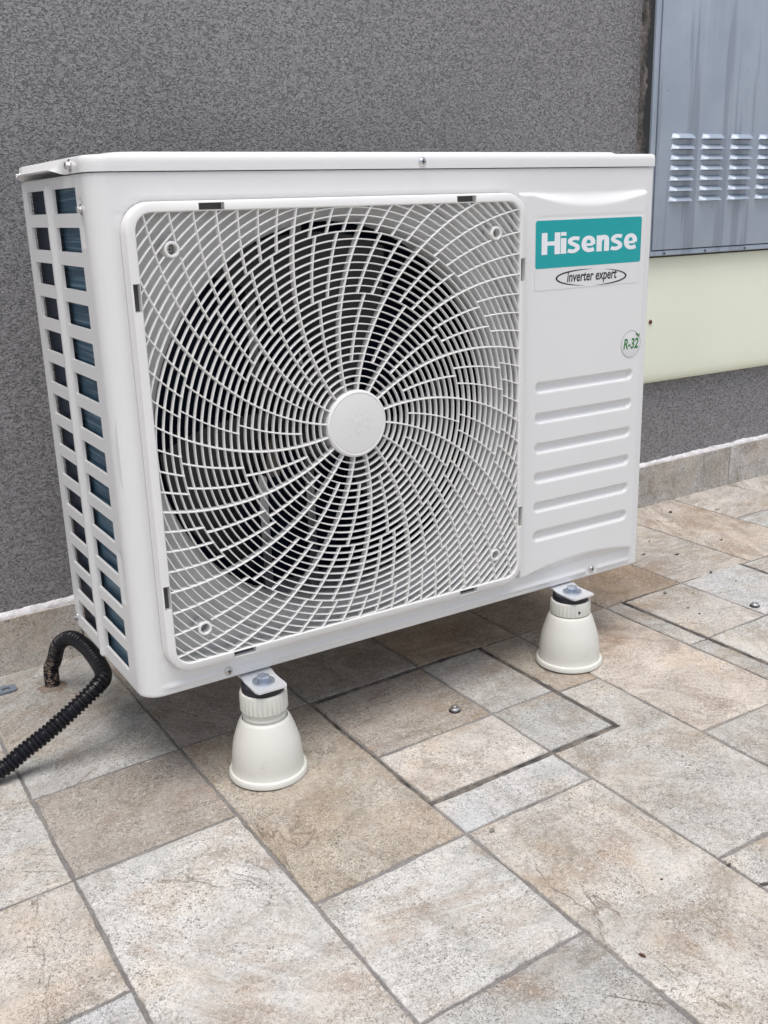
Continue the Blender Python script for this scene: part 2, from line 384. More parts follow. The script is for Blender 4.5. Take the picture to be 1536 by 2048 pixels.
c_(6,7,0,2,'rust');  # rust tiles under the unit: brown stain tone, shadow there partly put into colour
T.append(([(HA[1], ry(3,.61)), (.690, ry(3,.69)), (.690, ry(2,.69)), (HA[1], ry(2,.61))], 'tan'))
T.append(([(.488, ry(5,.488)), (.690, ry(5,.69)), (.690, ry(3,.69)), (HA[1], ry(3,.61)), (HA[1], HA[3]), (.488, HA[3])], 'mid'))
c_(6,7,5,7,'pale'); c_(6,7,7,8,'grey')
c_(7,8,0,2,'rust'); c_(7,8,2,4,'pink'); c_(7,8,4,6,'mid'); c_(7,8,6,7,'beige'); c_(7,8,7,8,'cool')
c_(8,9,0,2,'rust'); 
T.append(([(.888, ry(3,.9)), (HB[0], ry(3,.93)), (HB[0], HB[2]), (.888, ry(2,.888))], 'mid'))
T.append(([(.888, ry(5,.888)), (1.082, ry(5,1.08)), (1.082, HB[3]), (HB[0], HB[3]), (HB[0], ry(3,.93)), (.888, ry(3,.9))], 'grey'))
c_(8,9,5,7,'beige'); c_(8,10,7,8,'mid')
c_(9,10,0,2,'blush'); T.append((cell(9,10,4,5,yt=HB[3]), 'blush')); c_(9,10,5,6,'white'); c_(9,10,6,7,'tan')
T.append((cell(10,11,2,3,x0=HB[1]), 'pale')); c_(10,11,0,2,'pink'); T.append((cell(10,11,3,4,x0=HB[1]), 'blush')); c_(10,11,4,6,'grey'); c_(10,11,6,8,'mid')
T.append(([(HB[1], HB[3]), (1.274, HB[3]), (1.274, ry(4,1.27)), (HB[1], ry(4,1.25))][::1], 'pale')) if False else None
c_(11,12,0,1,'blush'); c_(11,12,1,3,'cool'); c_(11,12,3,4,'tan'); c_(11,12,4,6,'beige')
c_(12,13,0,2,'blush'); c_(12,13,2,3,'grey'); c_(12,13,3,5,'mid'); c_(13,14,0,1,'pale'); c_(13,14,1,3,'pink'); c_(13,14,3,5,'grey'); c_(14,15,0,2,'mid'); c_(14,15,2,4,'tan')
for poly, col in [x for x in T if x]:
    cxm = sum(p[0] for p in poly)/len(poly); cym = sum(p[1] for p in poly)/len(poly)
    add_tile(poly, col, floor, streak=(.9 if cxm > 1.0 and cym > -.05 else (.2 if cym < .1 and cxm < .6 else None)))

def hatch(H, xm, ym, cols, boltp, label):
    x0, x1, yt, yb = H
    o = empty('access_hatch', ((x0+x1)/2, (yt+yb)/2, gz((x0+x1)/2)), label, 'hatch')
    b = MB(); b.add([(x0-.003,yb-.003,gz(x0-.003)-.0013),(x1+.003,yb-.003,gz(x1+.003)-.0013),(x1+.003,yt+.003,gz(x1+.003)-.0013),(x0-.003,yt+.003,gz(x0-.003)-.0013)], [(0,1,2,3)])
    b.build('gap_filler', M_GAP, o, 0)
    e = .0056; j = 0.0
    # galvanised edge angle, just below the tile face
    fr = MB(); w = .0016; zt = -.0006
    for (a0, a1, b0, b1) in ((x0+e-.002, x1-e+.002, yt-e, yt-e+w), (x0+e-.002, x1-e+.002, yb+e-w, yb+e), (x0+e-w, x0+e, yb+e, yt-e), (x1-e, x1-e+w, yb+e, yt-e)):
        fr.add([(a0,b0,gz(a0)-.006),(a1,b0,gz(a1)-.006),(a1,b1,gz(a1)-.006),(a0,b1,gz(a0)-.006),(a0,b0,gz(a0)+zt),(a1,b0,gz(a1)+zt),(a1,b1,gz(a1)+zt),(a0,b1,gz(a0)+zt)],
               [(0,3,2,1),(4,5,6,7),(0,1,5,4),(1,2,6,5),(2,3,7,6),(3,0,4,7)])
    fr.build('edge_frame', M_GAP, o, 0)
    X0, X1, Y0, Y1 = x0+e, x1-e, yb+e, yt-e; g = .0018
    gr = MB(); gr.add([(X0,Y0,gz(X0)-.0009),(X1,Y0,gz(X1)-.0009),(X1,Y1,gz(X1)-.0009),(X0,Y1,gz(X0)-.0009)], [(0,1,2,3)]); gr.build('grout', M_GROUT, o, 0)
    for (a, b, c, d), col in zip(((X0,xm,ym,Y1),(xm,X1,ym,Y1),(X0,xm,Y0,ym),(xm,X1,Y0,ym)), cols):
        add_tile([(a,c),(b,c),(b,d),(a,d)], col, o, zoff=.0006, inset=.0015)
    if boltp:
        bx, by = boltp; z = gz(bx)+.001
        m = MB(); m.lathe([(.0085,0),(.0088,.0012),(.0080,.0022)], (bx,by,z), seg=28); m.build('washer', M_RUBBER, o)
        m = MB(); m.lathe([(.0073,.002),(.0072,.0042),(.0060,.0058),(.0034,.0066),(.0026,.0066),(.0022,.0055)], (bx+.0004,by,z), seg=28); m.build('lifting_screw', M_SCREW, o)
    return o
hatch(HA, .488, -.083, ('brown','mid','blush','grey'), (.449,-.043), 'tiled access hatch set in the paving between the two white feet')
hatch(HB, 1.082, -.100, ('blush','cool','pale','mid'), (1.097,-.063), 'tiled access hatch at the right edge, dark joint around it')

# ------------------------------------------------------------------ wall with skirting
wall = MB()
def wp(x, off, z): return (x, wally(x)-off, z)
xa, xb = -4.0, 5.0
wall.add([wp(xa,0,-.4), wp(xb,0,-.4), wp(xb,-.25,-.4), wp(xa,-.25,-.4), wp(xa,0,2.9), wp(xb,0,2.9), wp(xb,-.25,2.9), wp(xa,-.25,2.9)],
         [(0,3,2,1),(4,5,6,7),(0,1,5,4),(1,2,6,5),(2,3,7,6),(3,0,4,7)])
wall_o = wall.build('house_wall', M_WALL, None, 0)
tag(wall_o, 'dark grey roughcast house wall behind the white unit', 'wall')
SK = .0985
jx = 1.6575
xs = [jx-.4*k for k in range(-3, 7)][::-1]
skc = ['mid','blush','pale','blush','pale','mid','pale','mid','blush','mid']
for a, b, col in zip(xs, xs[1:], skc):
    mb = MB(); n = 24; off = .0105
    a2, b2 = a+.0012, b-.0012
    L = []
    for o_, z_ in ((0.0, -.012), (off, -.012), (off, SK-.0015), (off-.0015, SK), (0.0, SK)):
        L.append([wp(a2+(b2-a2)*i/n, o_+(.0004*sin(i*2.1+a*30) if o_ > .005 else 0), gz(a2+(b2-a2)*i/n)+z_) for i in range(n+1)])
    mb.loops(L, False)
    mb.f.append(tuple(k*(n+1) for k in range(5))); mb.f.append(tuple(k*(n+1)+n for k in reversed(range(5))))
    o = mb.build('skirting_tile', M_TILE, wall_o, 40); c = TCOL[col]; o.color = (*[v*1.0 for v in c], .12)
# white mortar bead above the skirting, ragged upper edge
mb = MB(); N = 900; x0, x1 = -.9, 2.4; rn = random.Random(3); L = [[], [], [], []]; w = 0; w2 = 0
for i in range(N):
    x = x0+(x1-x0)*i/(N-1); w = .82*w+rn.gauss(0, .0006); w2 = .9*w2+rn.gauss(0, .0006)
    hgt = .0075+(.003 if x < .2 else .0)+w+.001*sin(x*17)
    z = gz(x)+SK
    L[0].append(wp(x, .0092, z-.0005)); L[1].append(wp(x, .0085+w2*.5, z+.0035)); L[2].append(wp(x, .0045+abs(w2), z+hgt*.75)); L[3].append(wp(x, -.001, z+hgt))
mb.loops(L, False); mb.build('mortar_bead', M_WHITEBEAD, wall_o, 60)

# ------------------------------------------------------------------ steel cabinet on the wall
CX0, CX1, CZ0, CZ1, CO = 1.3195, 2.35, .602, 1.75, .036
cab = empty('meter_cabinet', wp((CX0+CX1)/2, 0, CZ0), 'blue-grey steel meter cabinet with louvres on the wall, upper right', 'cabinet')
def wbox(mb, x0, x1, o0, o1, z0, z1):
    mb.add([wp(x0,o1,z0), wp(x1,o1,z0), wp(x1,o0,z0), wp(x0,o0,z0), wp(x0,o1,z1), wp(x1,o1,z1), wp(x1,o0,z1), wp(x0,o0,z1)],
           [(0,3,2,1),(4,5,6,7),(0,1,5,4),(1,2,6,5),(2,3,7,6),(3,0,4,7)])
mb = MB(); wbox(mb, CX0, CX1, -.02, CO-.004, CZ0+.004, CZ1); mb.build('cabinet_body', M_CABDARK, cab, 0)
mb = MB(); wbox(mb, CX0-.001, CX0+.0125, CO-.006, CO, CZ0, CZ1); wbox(mb, CX0+.0125, CX1, CO-.006, CO, CZ0, CZ0+.0105)
mb.build('front_frame', M_CAB, cab, 30, .001)
# door sheet, with a rolled edge
DX0, DZ0 = CX0+.0145, CZ0+.0125
mb = MB(); wbox(mb, DX0, CX1, CO-.005, CO+.0025, DZ0, CZ1); door = mb.build('door', M_CAB, cab, 30, .0014)
LW, LP, RP = .066, .0893, .0211
for c in range(7):
    for r in range(7):
        lx = 1.3725+c*LP; lz = .8510-r*RP
        mb = MB(); f = CO+.0024; d = .0150; hh = .0106; L = []
        n = 9
        for (o_, z_, ins) in ((0, 0, .0), (.0034, -.0004, .0022), (.0086, -.0028, .0035), (.0132, -.0072, .0018), (d, -hh, 0.0), (d-.0009, -hh-.0004, .0006), (.0, -hh+.004, .004)):
            row = []
            for i in range(n):
                tt = i/(n-1); e = min(tt, 1-tt); s = sstep(0, .10, e)
                x = lx+ins+(LW-2*ins)*tt
                row.append(wp(x, f+o_*(.0+1.0*s), lz+z_))
            L.append(row)
        mb.loops(L, False); mb.build('louvre', M_CAB, door, 45)
        mb = MB(); mb.add([wp(lx+.004, f+.0004, lz-hh+.004), wp(lx+LW-.004, f+.0004, lz-hh+.004), wp(lx+LW-.004, f+.0004, lz-hh-.0008), wp(lx+.004, f+.0004, lz-hh-.0008)], [(0,1,2,3)])
        mb.build('louvre_slit_shade', M_DARK, door, 0)  # dark strip under the lip, the slit's shadow put into its colour
for x in (1.372, 1.497, 1.625, 1.75):
    mb = MB(); c = Vector(wp(x, CO, CZ0+.0045)); mb.lathe([(.0028,0),(.0028,.001),(.0016,.0018)], c, 'y', 14); mb.build('rivet', M_CABDARK, cab)
# ragged sealant between plaster and cabinet side
mb = MB(); N = 320; L = [[], [], [], []]; w = 0; rn = random.Random(5); w2 = 0
for i in range(N):
    z = .35+(CZ1-.35)*i/(N-1); w = .86*w+rn.gauss(0, .0009); w2 = .8*w2+rn.gauss(0, .0014)
    L[0].append(wp(CX0-.005+w*.4, -.001, z)); L[1].append(wp(CX0-.003+w, .0035+abs(w2), z)); L[2].append(wp(CX0-.001, .010+w2*1.6, z)); L[3].append(wp(CX0+.001, .018+w2*2, z))
mb.loops(L, False); mb.build('sealant_bead', M_SEAL, cab, 60)
mb = MB(); wbox(mb, CX0-.0035, CX0+.004, 0, .002, CZ0-.02, CZ1); mb.build('sealant_backing', M_SEAL, cab, 0)

# cream cover below the cabinet
cr = MB(); z0, z1 = .3195, CZ0-.001; dpt = .021; L = []
prof = [(-.002, z0+.001), (.006, z0), (.012, z0+.0014), (.0165, z0+.0050), (.0190, z0+.0105), (.0205, z0+.022), (dpt, z0+.05), (dpt, z1-.02), (dpt-.002, z1-.004), (.0, z1)]
for x in (1.322, 1.3235, 1.60, 2.0, 2.35):
    L.append([wp(x, o_ if x > 1.3225 else max(0, o_-.002), z_) for o_, z_ in prof])
cr.loops(L, False); cr.f.append(tuple(range(len(prof))))
cream = cr.build('cream_cover_panel', M_CREAM, None, 40)
tag(cream, 'smooth cream plastic cover on the wall under the steel cabinet', 'cover panel')
mb = MB(); mb.lathe([(.0048,0),(.0046,.002),(.003,.0034)], wp(1.3555,dpt,.4595), 'y', 18); mb.build('rusty_screw', mat('rusted_screw', (.12,.045,.02), .8), cream)

# ------------------------------------------------------------------ outdoor unit
W, D, ZB, ZT = .86, .2996, .1341, .7672
GC = (.3138, .4515)
ac = empty('outdoor_air_conditioner', (W/2, D/2, ZB), 'white outdoor air conditioner unit with spiral fan grille', 'air conditioner')
R = .026; RR = .005
wins_y = ((.0525, .150), (.191, .2735)); wins_z = [(.7535-.04384*k-.028, .7535-.04384*k) for k in range(14)]
def capsule(x, z, x0, x1, zc, r):
    dx = max(x0+r-x, 0, x-(x1-r)); return hypot(dx, z-zc)
slots = [(.6255, .8219, zc) for zc in (.4600, .4142, .3680, .3222, .2758, .2290)]
PR = .0085
def hfront(x, z):
    h = 0.0
    if .598 < x < .845 and .16 < z < .74:
        u = (x-.7277)/.1128; ar = max(0, 1-u*u)
        zt = .7352; zc = zt-.003-.0185*ar
        zbm = .1655; zc2 = zbm+.003+.0145*ar
        h = PR*min(sstep(0, 1, (zt-z)/(zt-zc)) if z > zc else 1, sstep(0, 1, (z-zbm)/(zc2-zbm)) if z < zc2 else 1)
        h *= 1-sstep(.8385, .8425, x)
        for x0, x1, zc in slots:
            d = capsule(x, z, x0, x1, zc, .0078)
            if d < .0095: h -= .0056*(1-sstep(.0046, .0084, d))
        # shallow notch line over the label
        if .628 < x < .832 and abs(z-.7008) < .0012: h -= .0006
    for x0, x1 in ((.031, .104), (.124, .419), (.450, .746), (.767, .842)):
        d = capsule(x, z, x0, x1, .1455, .005)
        if d < .006: h += .0024*(1-sstep(.0012, .0052, d))
    # pressed rim around the grille opening
    ax, az = abs(x-GC[0])-.2475, abs(z-GC[1])-.2475
    if ax < .055 and az < .055:
        m = .2475+(hypot(max(ax, 0), max(az, 0)) if max(ax, az) > 0 else max(ax, az))
        h -= .0016*(1-sstep(.2865, .2895, m))
    return h
def hside(y, z):
    h = 0
    if .150 < y < .195 and z < .758: h += .0042*(1-sstep(.003, .0085, abs(y-.171)))
    # pressed dimples by the front edge
    for zc, hw in ((.715, .022), (.290, .03)):
        d = hypot(max(0, abs(z-zc)-hw), y-.0395)
        if d < .006: h -= .0022*(1-sstep(.002, .006, d))
    return h
def merge(a, extra, tol=.0007):
    out = sorted(a+extra); res = []
    ex = set(round(e, 6) for e in extra)
    for v in out:
        if res and v-res[-1] < tol:
            if round(v, 6) in ex: res[-1] = v
        else: res.append(v)
    return res
zs = merge([ZB+(ZT-ZB)*i/316 for i in range(317)], [v for w_ in wins_z for v in w_]+[GC[1]-.2725, GC[1]+.2725])
cols = []          # (x, y, nx, ny, kind, s)
for y in merge([D-(D-R)*i/56 for i in range(57)], [v for w_ in wins_y for v in w_])[::-1]: cols.append((0, y, -1, 0, 's', y))
for i in range(1, 12):
    a = pi/2*i/12; cols.append((R-R*cos(a), R-R*sin(a), -cos(a), -sin(a), 'c', 0))
fx = merge([R+(.598-R)*i/58 for i in range(59)]+[.598+(W-RR-.598)*i/130 for i in range(1, 131)], [GC[0]-.2725, GC[0]+.2725])
for x in fx: cols.append((x, 0, 0, -1, 'f', x))
for i in range(1, 6):
    a = pi/2*i/6; cols.append((W-RR+RR*sin(a), RR-RR*cos(a), sin(a), -cos(a), 'c', 0))
for y in (RR, .1, .2, D): cols.append((W, y, 1, 0, 'c', 0))
V = []; Fc = []; nz = len(zs)
for (x, y, nx, ny, k, s) in cols:
    for z in zs:
        h = hfront(s, z) if k == 'f' else (hside(s, z) if k == 's' else 0)
        e = min(z-ZB, ZT-z); h -= .0015*(1-sstep(0, .002, e))
        V.append((x+nx*h, y+ny*h, z))
def hole(ci, zi):
    a, b = cols[ci], cols[ci+1]; zc = (zs[zi]+zs[zi+1])/2
    if a[4] == 'f' and b[4] == 'f':
        xc = (a[5]+b[5])/2; return abs(xc-GC[0]) < .2725 and abs(zc-GC[1]) < .2725
    if a[4] == 's' and b[4] == 's':
        yc = (a[5]+b[5])/2
        return any(l < yc < h_ for l, h_ in wins_y) and any(l < zc < h_ for l, h_ in wins_z)
    return False
grid = {}
for ci in range(len(cols)-1):
    for zi in range(nz-1):
        if not hole(ci, zi):
            Fc.append((ci*nz+zi, (ci+1)*nz+zi, (ci+1)*nz+zi+1, ci*nz+zi+1))
# returned lips at window and grille openings
cnt = {}
for f in Fc:
    for a, b in zip(f, f[1:]+f[:1]):
        cnt[(min(a, b), max(a, b))] = cnt.get((min(a, b), max(a, b)), 0)+1
inner = {}
def inn(i):
    if i not in inner:
        x, y, nx, ny, k, s = cols[i//nz]; p = V[i]; d = .0035 if k == 's' else .012
        inner[i] = len(V); V.append((p[0]-nx*d, p[1]-ny*d, p[2]))
    return inner[i]
for (a, b), n_ in list(cnt.items()):
    if n_ == 1:
        ca, cb = a//nz, b//nz
        if ca in (0, len(cols)-1) and ca == cb: continue
        if a % nz in (0, nz-1) and b % nz == a % nz: continue
        Fc.append((a, b, inn(b), inn(a)))
mb = MB(); mb.add(V, Fc); casing = mb.build('casing', M_SHEET, ac, 50)
# rear side, bottom pan

mb = MB(); mb.box(.45, W-.002, D-.006, D-.001, ZB+.002, ZT-.002); mb.build('rear_panel', M_SHEET, ac, 0)
mb = MB(); mb.box(.618, .620, .02, D-.01, ZB+.011, ZT-.002); mb.build('partition', M_DARK, ac, 0)
# coil: side leg, rounded bend, rear leg
mb = MB(); mb.box(.0085, .034, .034, .186, ZB+.012, ZT-.008); mb.build('coil_side', M_COIL, ac, 0)
mb = MB(); mb.box(.0080, .0095, .1865, .1935, ZB+.012, ZT-.008); mb.build('coil_edge_strip', M_GALV, ac, 0)
mb = MB(); mb.box(.0100, .034, .1940, .290, ZB+.012, ZT-.008); mb.build('coil_side_shaded', M_COIL2, ac, 0)
mb = MB()
mb.box(.036, .612, .262, .290, ZB+.012, ZT-.008); mb.build('coil_rear', M_COIL2, ac, 0)

# lid
def rrect(x0, x1, y0, y1, rs, z, n=10):
    """rounded rectangle in plan, radii for corners (x0,y0),(x1,y0),(x1,y1),(x0,y1)"""
    out = []
    for (cx, cy, r, a0) in ((x0+rs[0], y0+rs[0], rs[0], pi), (x1-rs[1], y0+rs[1], rs[1], 1.5*pi), (x1-rs[2], y1-rs[2], rs[2], 0), (x0+rs[3], y1-rs[3], rs[3], .5*pi)):
        for i in range(n+1):
            a = a0+.5*pi*i/n; out.append((cx+r*cos(a), cy+r*sin(a), z))
    # extra points along the left flank, for the finger grip
    for i in range(1, 40):
        t_ = i/40; out.append((x0, (y1-rs[3])+((y0+rs[0])-(y1-rs[3]))*t_, z))
    return out
LZ = ZT+.0009
mb = MB(); mb.loops([rrect(.004, W-.004, .004, D-.002, (R-.004,.004,.004,.004), ZB+.0012), rrect(.004, W-.004, .004, D-.002, (R-.004,.004,.004,.004), ZB+.010)], True, True, True); mb.build('base_pan', M_SHEET, ac, 30)
def lidloop(ins, z, k):
    e = .0022
    l = rrect(-e+ins, W+e-ins, -e+ins, D+e-ins, (R+e-ins, max(.002, .007-ins), max(.002, .01-ins), max(.002, .008-ins)), z)
    o = []
    for x, y, zz in l:
        if x < .0105:
            s = sstep(.085, .115, y)*(1-sstep(.268, .284, y))
            x -= k*.0105*s; zz += (.0060*s if z < LZ+.002 else 0)
        o.append((x, y, zz))
    return o
mb = MB()
mb.loops([lidloop(.003, LZ, .7), lidloop(.0, LZ+.0003, 1), lidloop(.0, LZ+.0045, .85), lidloop(.0, LZ+.010, .3), lidloop(.0006, LZ+.0145, .1), lidloop(.0022, LZ+.0168, 0), lidloop(.0055, LZ+.0180, 0), lidloop(.012, LZ+.0183, 0)], True, True, True)
lid = mb.build('top_lid', M_SHEET, ac, 40)
mb = MB()
def plat(i, z): return rrect(.030+i, W-.052-i, .012+i, D-.012-i, (.03,.03,.03,.03), z)
mb.loops([plat(0, LZ+.0178), plat(.001, LZ+.0196), plat(.004, LZ+.0212), plat(.010, LZ+.0215)], True, False, True); mb.build('raised_top', M_SHEET, lid, 50)

# screws -------------------------------------------------------------------
def screw(parent, c, axis, r=.0052, h=.003, cross=True, hexh=False, name='screw'):
    mb = MB()
    if hexh:
        mb.lathe([(r*1.25,0),(r*1.25,.0012),(r*.9,.0016)], c, axis, 24)
        mb.lathe([(r*.82,.0012),(r*.82,h+.0022),(r*.6,h+.003)], c, axis, 6)
    else:
        mb.lathe([(r*1.12,0),(r*1.12,.0008),(r,.001),(r*.93,h*.6),(r*.6,h*.95),(r*.2,h)], c, axis, 24)
    o = mb.build(name, M_SCREW, parent, 35)
    if cross and not hexh:
        mb = MB(); a, b = r*.55, r*.13; q = h+.0001
        for (u, v) in ((a, b), (b, a)):
            if axis == 'y': mb.add([(c[0]-u,c[1]-q,c[2]-v),(c[0]+u,c[1]-q,c[2]-v),(c[0]+u,c[1]-q,c[2]+v),(c[0]-u,c[1]-q,c[2]+v)], [(0,1,2,3)]); q += .00008
        mb.build('cross_recess_shade', M_BLACKP, o, 0)  # flat black cross on the head; the recess shade is only its colour
    return o
screw(lid, (.4352, -.0022, .7762), 'y', .0052)
screw(lid, (-.0022, .0540, .7768), 'x', .0055, hexh=True); screw(lid, (-.0024, .2925, .7730), 'x', .0055, hexh=True)
screw(casing, (.0012, .0395, .7295), 'x', .0048, hexh=True); screw(casing, (0, .2935, .150), 'x', .0050, hexh=True)
screw(casing, (.1147, -.0002, .1450), 'y', .0052); screw(casing, (.7568, -.0002, .1462), 'y', .0050)

# shroud: corner plates, bell mouth, drum
n = 40; RH = .301; S_ = .2795
for sx in (-1, 1):
    for sz in (-1, 1):
        mb = MB(); a0 = math.acos(S_/RH); a1 = pi/2-a0; pts = []
        for i in range(n+1):
            a = a0+(a1-a0)*i/n; pts.append((GC[0]+sx*RH*cos(a), .0035, GC[1]+sz*RH*sin(a)))
        cor = (GC[0]+sx*S_, .0035, GC[1]+sz*S_); b = len(mb.v); mb.v += pts+[cor]+[(p[0], .0115, p[2]) for p in pts]
        for i in range(n): mb.f.append((b+i, b+i+1, b+n+1)); mb.f.append((b+i, b+i+1, b+n+2+i+1, b+n+2+i))
        mb.build('corner_plate', M_PLATE, ac, 30)
mb = MB(); mb.lathe([(.312,-.0105),(.296,-.011),(.280,-.0135),(.268,-.018),(.260,-.026),(.2565,-.036),(.2555,-.046),(.2555,-.058),(.2575,-.058)], (GC[0],0,GC[1]), 'y', 128, False, False)
mb.build('fan_shroud', M_PLATE, ac, 60)
# inside walls behind the shroud
mb = MB(); mb.box(.045, .616, .0945, .0965, ZB+.012, ZT-.010)
bmx = mb.mesh('baffle', 0); bm = bmesh.new(); bm.from_mesh(bmx); bm.free()
mb = MB(); n = 64
ring_in = [(GC[0]+.2565*cos(2*pi*i/n), GC[1]+.2565*sin(2*pi*i/n)) for i in range(n)]
def sq(a):
    k = 1/max(abs(cos(a)), abs(sin(a))); return (GC[0]+.27*k*cos(a), GC[1]+.305*k*sin(a))
ring_out = [sq(2*pi*i/n) for i in range(n)]
mb.loops([[(x, .0590, z) for x, z in ring_in], [(x, .0590, z) for x, z in ring_out]], True); mb.build('baffle', M_DARK, ac, 0)
# motor and its two uprights
for x in (GC[0]-.045, GC[0]+.035):
    mb = MB(); mb.box(x, x+.014, .205, .212, ZB+.012, ZT-.01); mb.build('motor_upright', M_GALV, ac, 0)
mb = MB(); mb.lathe([(.052,-.205),(.055,-.20),(.055,-.150),(.050,-.144),(.012,-.143),(.010,-.07)], (GC[0],0,GC[1]), 'y', 40); mb.build('fan_motor', M_MOTOR, ac, 40)
mb = MB(); mb.box(GC[0]-.055, GC[0]-.035, .150, .205, GC[1]-.10, GC[1]+.02); mb.build('motor_bracket', M_MOTOR, ac, 30)
# fan
fan = MB(); fan.lathe([(.064,-.120),(.066,-.075),(.060,-.068),(.020,-.066)], (GC[0],0,GC[1]), 'y', 40); fan_o = fan.build('fan', M_FAN, ac, 40)
for b_ in range(3):
    mb = MB(); Lf, Lb = [], []
    for i in range(15):
        r = .060+(.242-.060)*i/14; wd = radians(56)*(.72+.38*(i/14)); a0 = radians(70+120*b_)+radians(26)*(i/14)**1.2
        row, rowb = [], []
        for j in range(13):
            t_ = j/12; a = a0+wd*(t_-.5); y = .060+.062*t_-.012*sin(pi*t_)+.006*(i/14)
            row.append((GC[0]+r*cos(a), y, GC[1]+r*sin(a))); rowb.append((GC[0]+r*cos(a), y+.0028, GC[1]+r*sin(a)))
        Lf.append(row); Lb.append(rowb)
    mb.loops(Lf, False); mb.loops(Lb, False); 
    mb.loops([Lf[-1], Lb[-1]], False); mb.loops([[r_[0] for r_ in Lf], [r_[0] for r_ in Lb]], False); mb.loops([[r_[-1] for r_ in Lf], [r_[-1] for r_ in Lb]], False)
    mb.build('fan_blade', M_FAN, fan_o, 40)

# grille -------------------------------------------------------------------
GY = -.018; HO = .2825; HI = .2722
marks = (.165, .1965)
def rsq(half, rad, y, n=8):
    """rounded square loop with points at the slot ends"""
    out = []
    st = [-half+rad, -marks[1], -marks[0], 0, marks[0], marks[1], half-rad]
    for k in range(4):
        a0 = -pi/2+k*pi/2
        d = Vector((cos(a0+pi/2), sin(a0+pi/2))); nrm = Vector((cos(a0), sin(a0)))
        for s in st: p = nrm*half+d*s; out.append((GC[0]+p.x, y, GC[1]+p.y))
        cc = nrm*(half-rad)+d*(half-rad)
        for i in range(1, n):
            a = a0+pi/2*i/n; out.append((GC[0]+cc.x+rad*cos(a), y, GC[1]+cc.y+rad*sin(a)))
    return out
LP_ = [rsq(.2842, .034, .0005), rsq(.2838, .034, -.0142), rsq(.2832, .0335, -.0168), rsq(.2816, .033, GY), rsq(.2737, .0215, GY-.0003), rsq(HI+.0004, .0205, GY+.0006), rsq(HI, .020, GY+.0022), rsq(HI, .020, -.001)]
per = 14; mb = MB(); N = len(LP_[0])
mb.loops(LP_, True)
ff = []; kfront = 3
for fi, f in enumerate(mb.f):
    k, i = divmod(fi, N)
    if k == kfront and i % per in (1, 4):
        a, b, c, d = [Vector(mb.v[q]) for q in f]
        base = len(mb.v)
        for q in (a, b, c, d): mb.v.append((q.x, GY+.0075, q.z))
        ff += [(f[0], f[1], base+1, base), (f[1], f[2], base+2, base+1), (f[2], f[3], base+3, base+2), (f[3], f[0], base, base+3)]
        ff.append((base, base+1, base+2, base+3))
    else: ff.append(f)
mb.f = ff
grille = mb.build('fan_grille', M_PLAST, ac, 35)
# grey clip pockets seen at the bottom of the slots
for k in range(4):
    for s in (-1, 1):
        a0 = k*pi/2; nrm = Vector((cos(a0), sin(a0))); d = Vector((-sin(a0), cos(a0)))
        m_ = MB(); pts = []
        for (hn, sd) in ((.2742, marks[0]+.001), (.2810, marks[0]+.001), (.2810, marks[1]-.001), (.2742, marks[1]-.001)):
            p = nrm*hn+d*(sd*s); pts.append((GC[0]+p.x, GY+.0070, GC[1]+p.y))
        m_.add(pts, [(0,1,2,3)]); m_.build('clip_slot', M_SLOT, grille, 0)

def bar_section(w, dep, y0):
    """(lateral, y) outline of a moulded rib: rounded nose, slight draft"""
    return [(-w*.56, y0+dep), (-w*.5, y0+.0007), (-w*.3, y0+.0001), (w*.3, y0+.0001), (w*.5, y0+.0007), (w*.56, y0+dep)]
def sweep(paths, w, dep, y0):
    mb = MB()
    for path in paths:
        L = []
        n = len(path)
        for i, p in enumerate(path):
            a = Vector(path[max(0, i-1)]); b = Vector(path[min(n-1, i+1)]); tg = (b-a).normalized(); nr = Vector((-tg.y, tg.x))
            L.append([(p[0]+nr.x*u, y, p[1]+nr.y*u) for u, y in bar_section(w, dep, y0)])
        mb.loops(L, True, True, True)
    return mb
LIM = HI+.0008
BOSS = [(GC[0]+a*.2318, GC[1]+b*.2318) for a in (-1, 1) for b in (-1, 1)]
def cut(path):
    runs = [[]]
    for p in path:
        if any(hypot(p[0]-b[0], p[1]-b[1]) < .0088 for b in BOSS):
            if runs[-1]: runs.append([])
        else: runs[-1].append(p)
    return [r_ for r_ in runs if len(r_) > 1]
def ring_paths(r):
    if r < LIM: return [[(GC[0]+r*cos(2*pi*i/160), GC[1]+r*sin(2*pi*i/160)) for i in range(161)]]
    out = []; a0 = math.acos(LIM/r)
    for k in range(4):
        s, e = k*pi/2+a0, (k+1)*pi/2-a0
        if e-s < .02: continue
        n = max(4, int((e-s)/.012)); out.append([(GC[0]+r*cos(s+(e-s)*i/n), GC[1]+r*sin(s+(e-s)*i/n)) for i in range(n+1)])
    return out
RK = [.0433+.00953*k for k in range(36)]
for k in range(1, 36):
    pths = ring_paths(RK[k])
    if RK[k] > .372 or not pths: continue
    # clear the rounded corner of the frame
    for pt in pths:
        for q_ in cut(pt): sweep([q_], .0015, .0060, GY+.0012).build('ring' if RK[k] < LIM else 'ring_arc', M_PLAST, grille, 35)
def swirl(th0, ra, rb):
    P = []; r = ra
    while True:
        a = th0-radians(105)*(r-.17); x, z = r*cos(a), r*sin(a)
        mx = max(abs(x), abs(z))
        if mx > LIM: x, z = x*LIM/mx, z*LIM/mx
        P.append((GC[0]+x, GC[1]+z))
        if r >= rb or mx > LIM: break
        r = min(rb, r+.0048)
    return P
TH = radians(93.9); HUBR = .0443
for k in range(16):
    for q_ in cut(swirl(TH+2*pi*k/16, .041, .39)): sweep([q_], .0019, .0105, GY+.0004).build('spoke', M_PLAST, grille, 35)
tiers = ((RK[4], RK[13], 2), (RK[13], RK[21], 3), (RK[21], .39, 4))
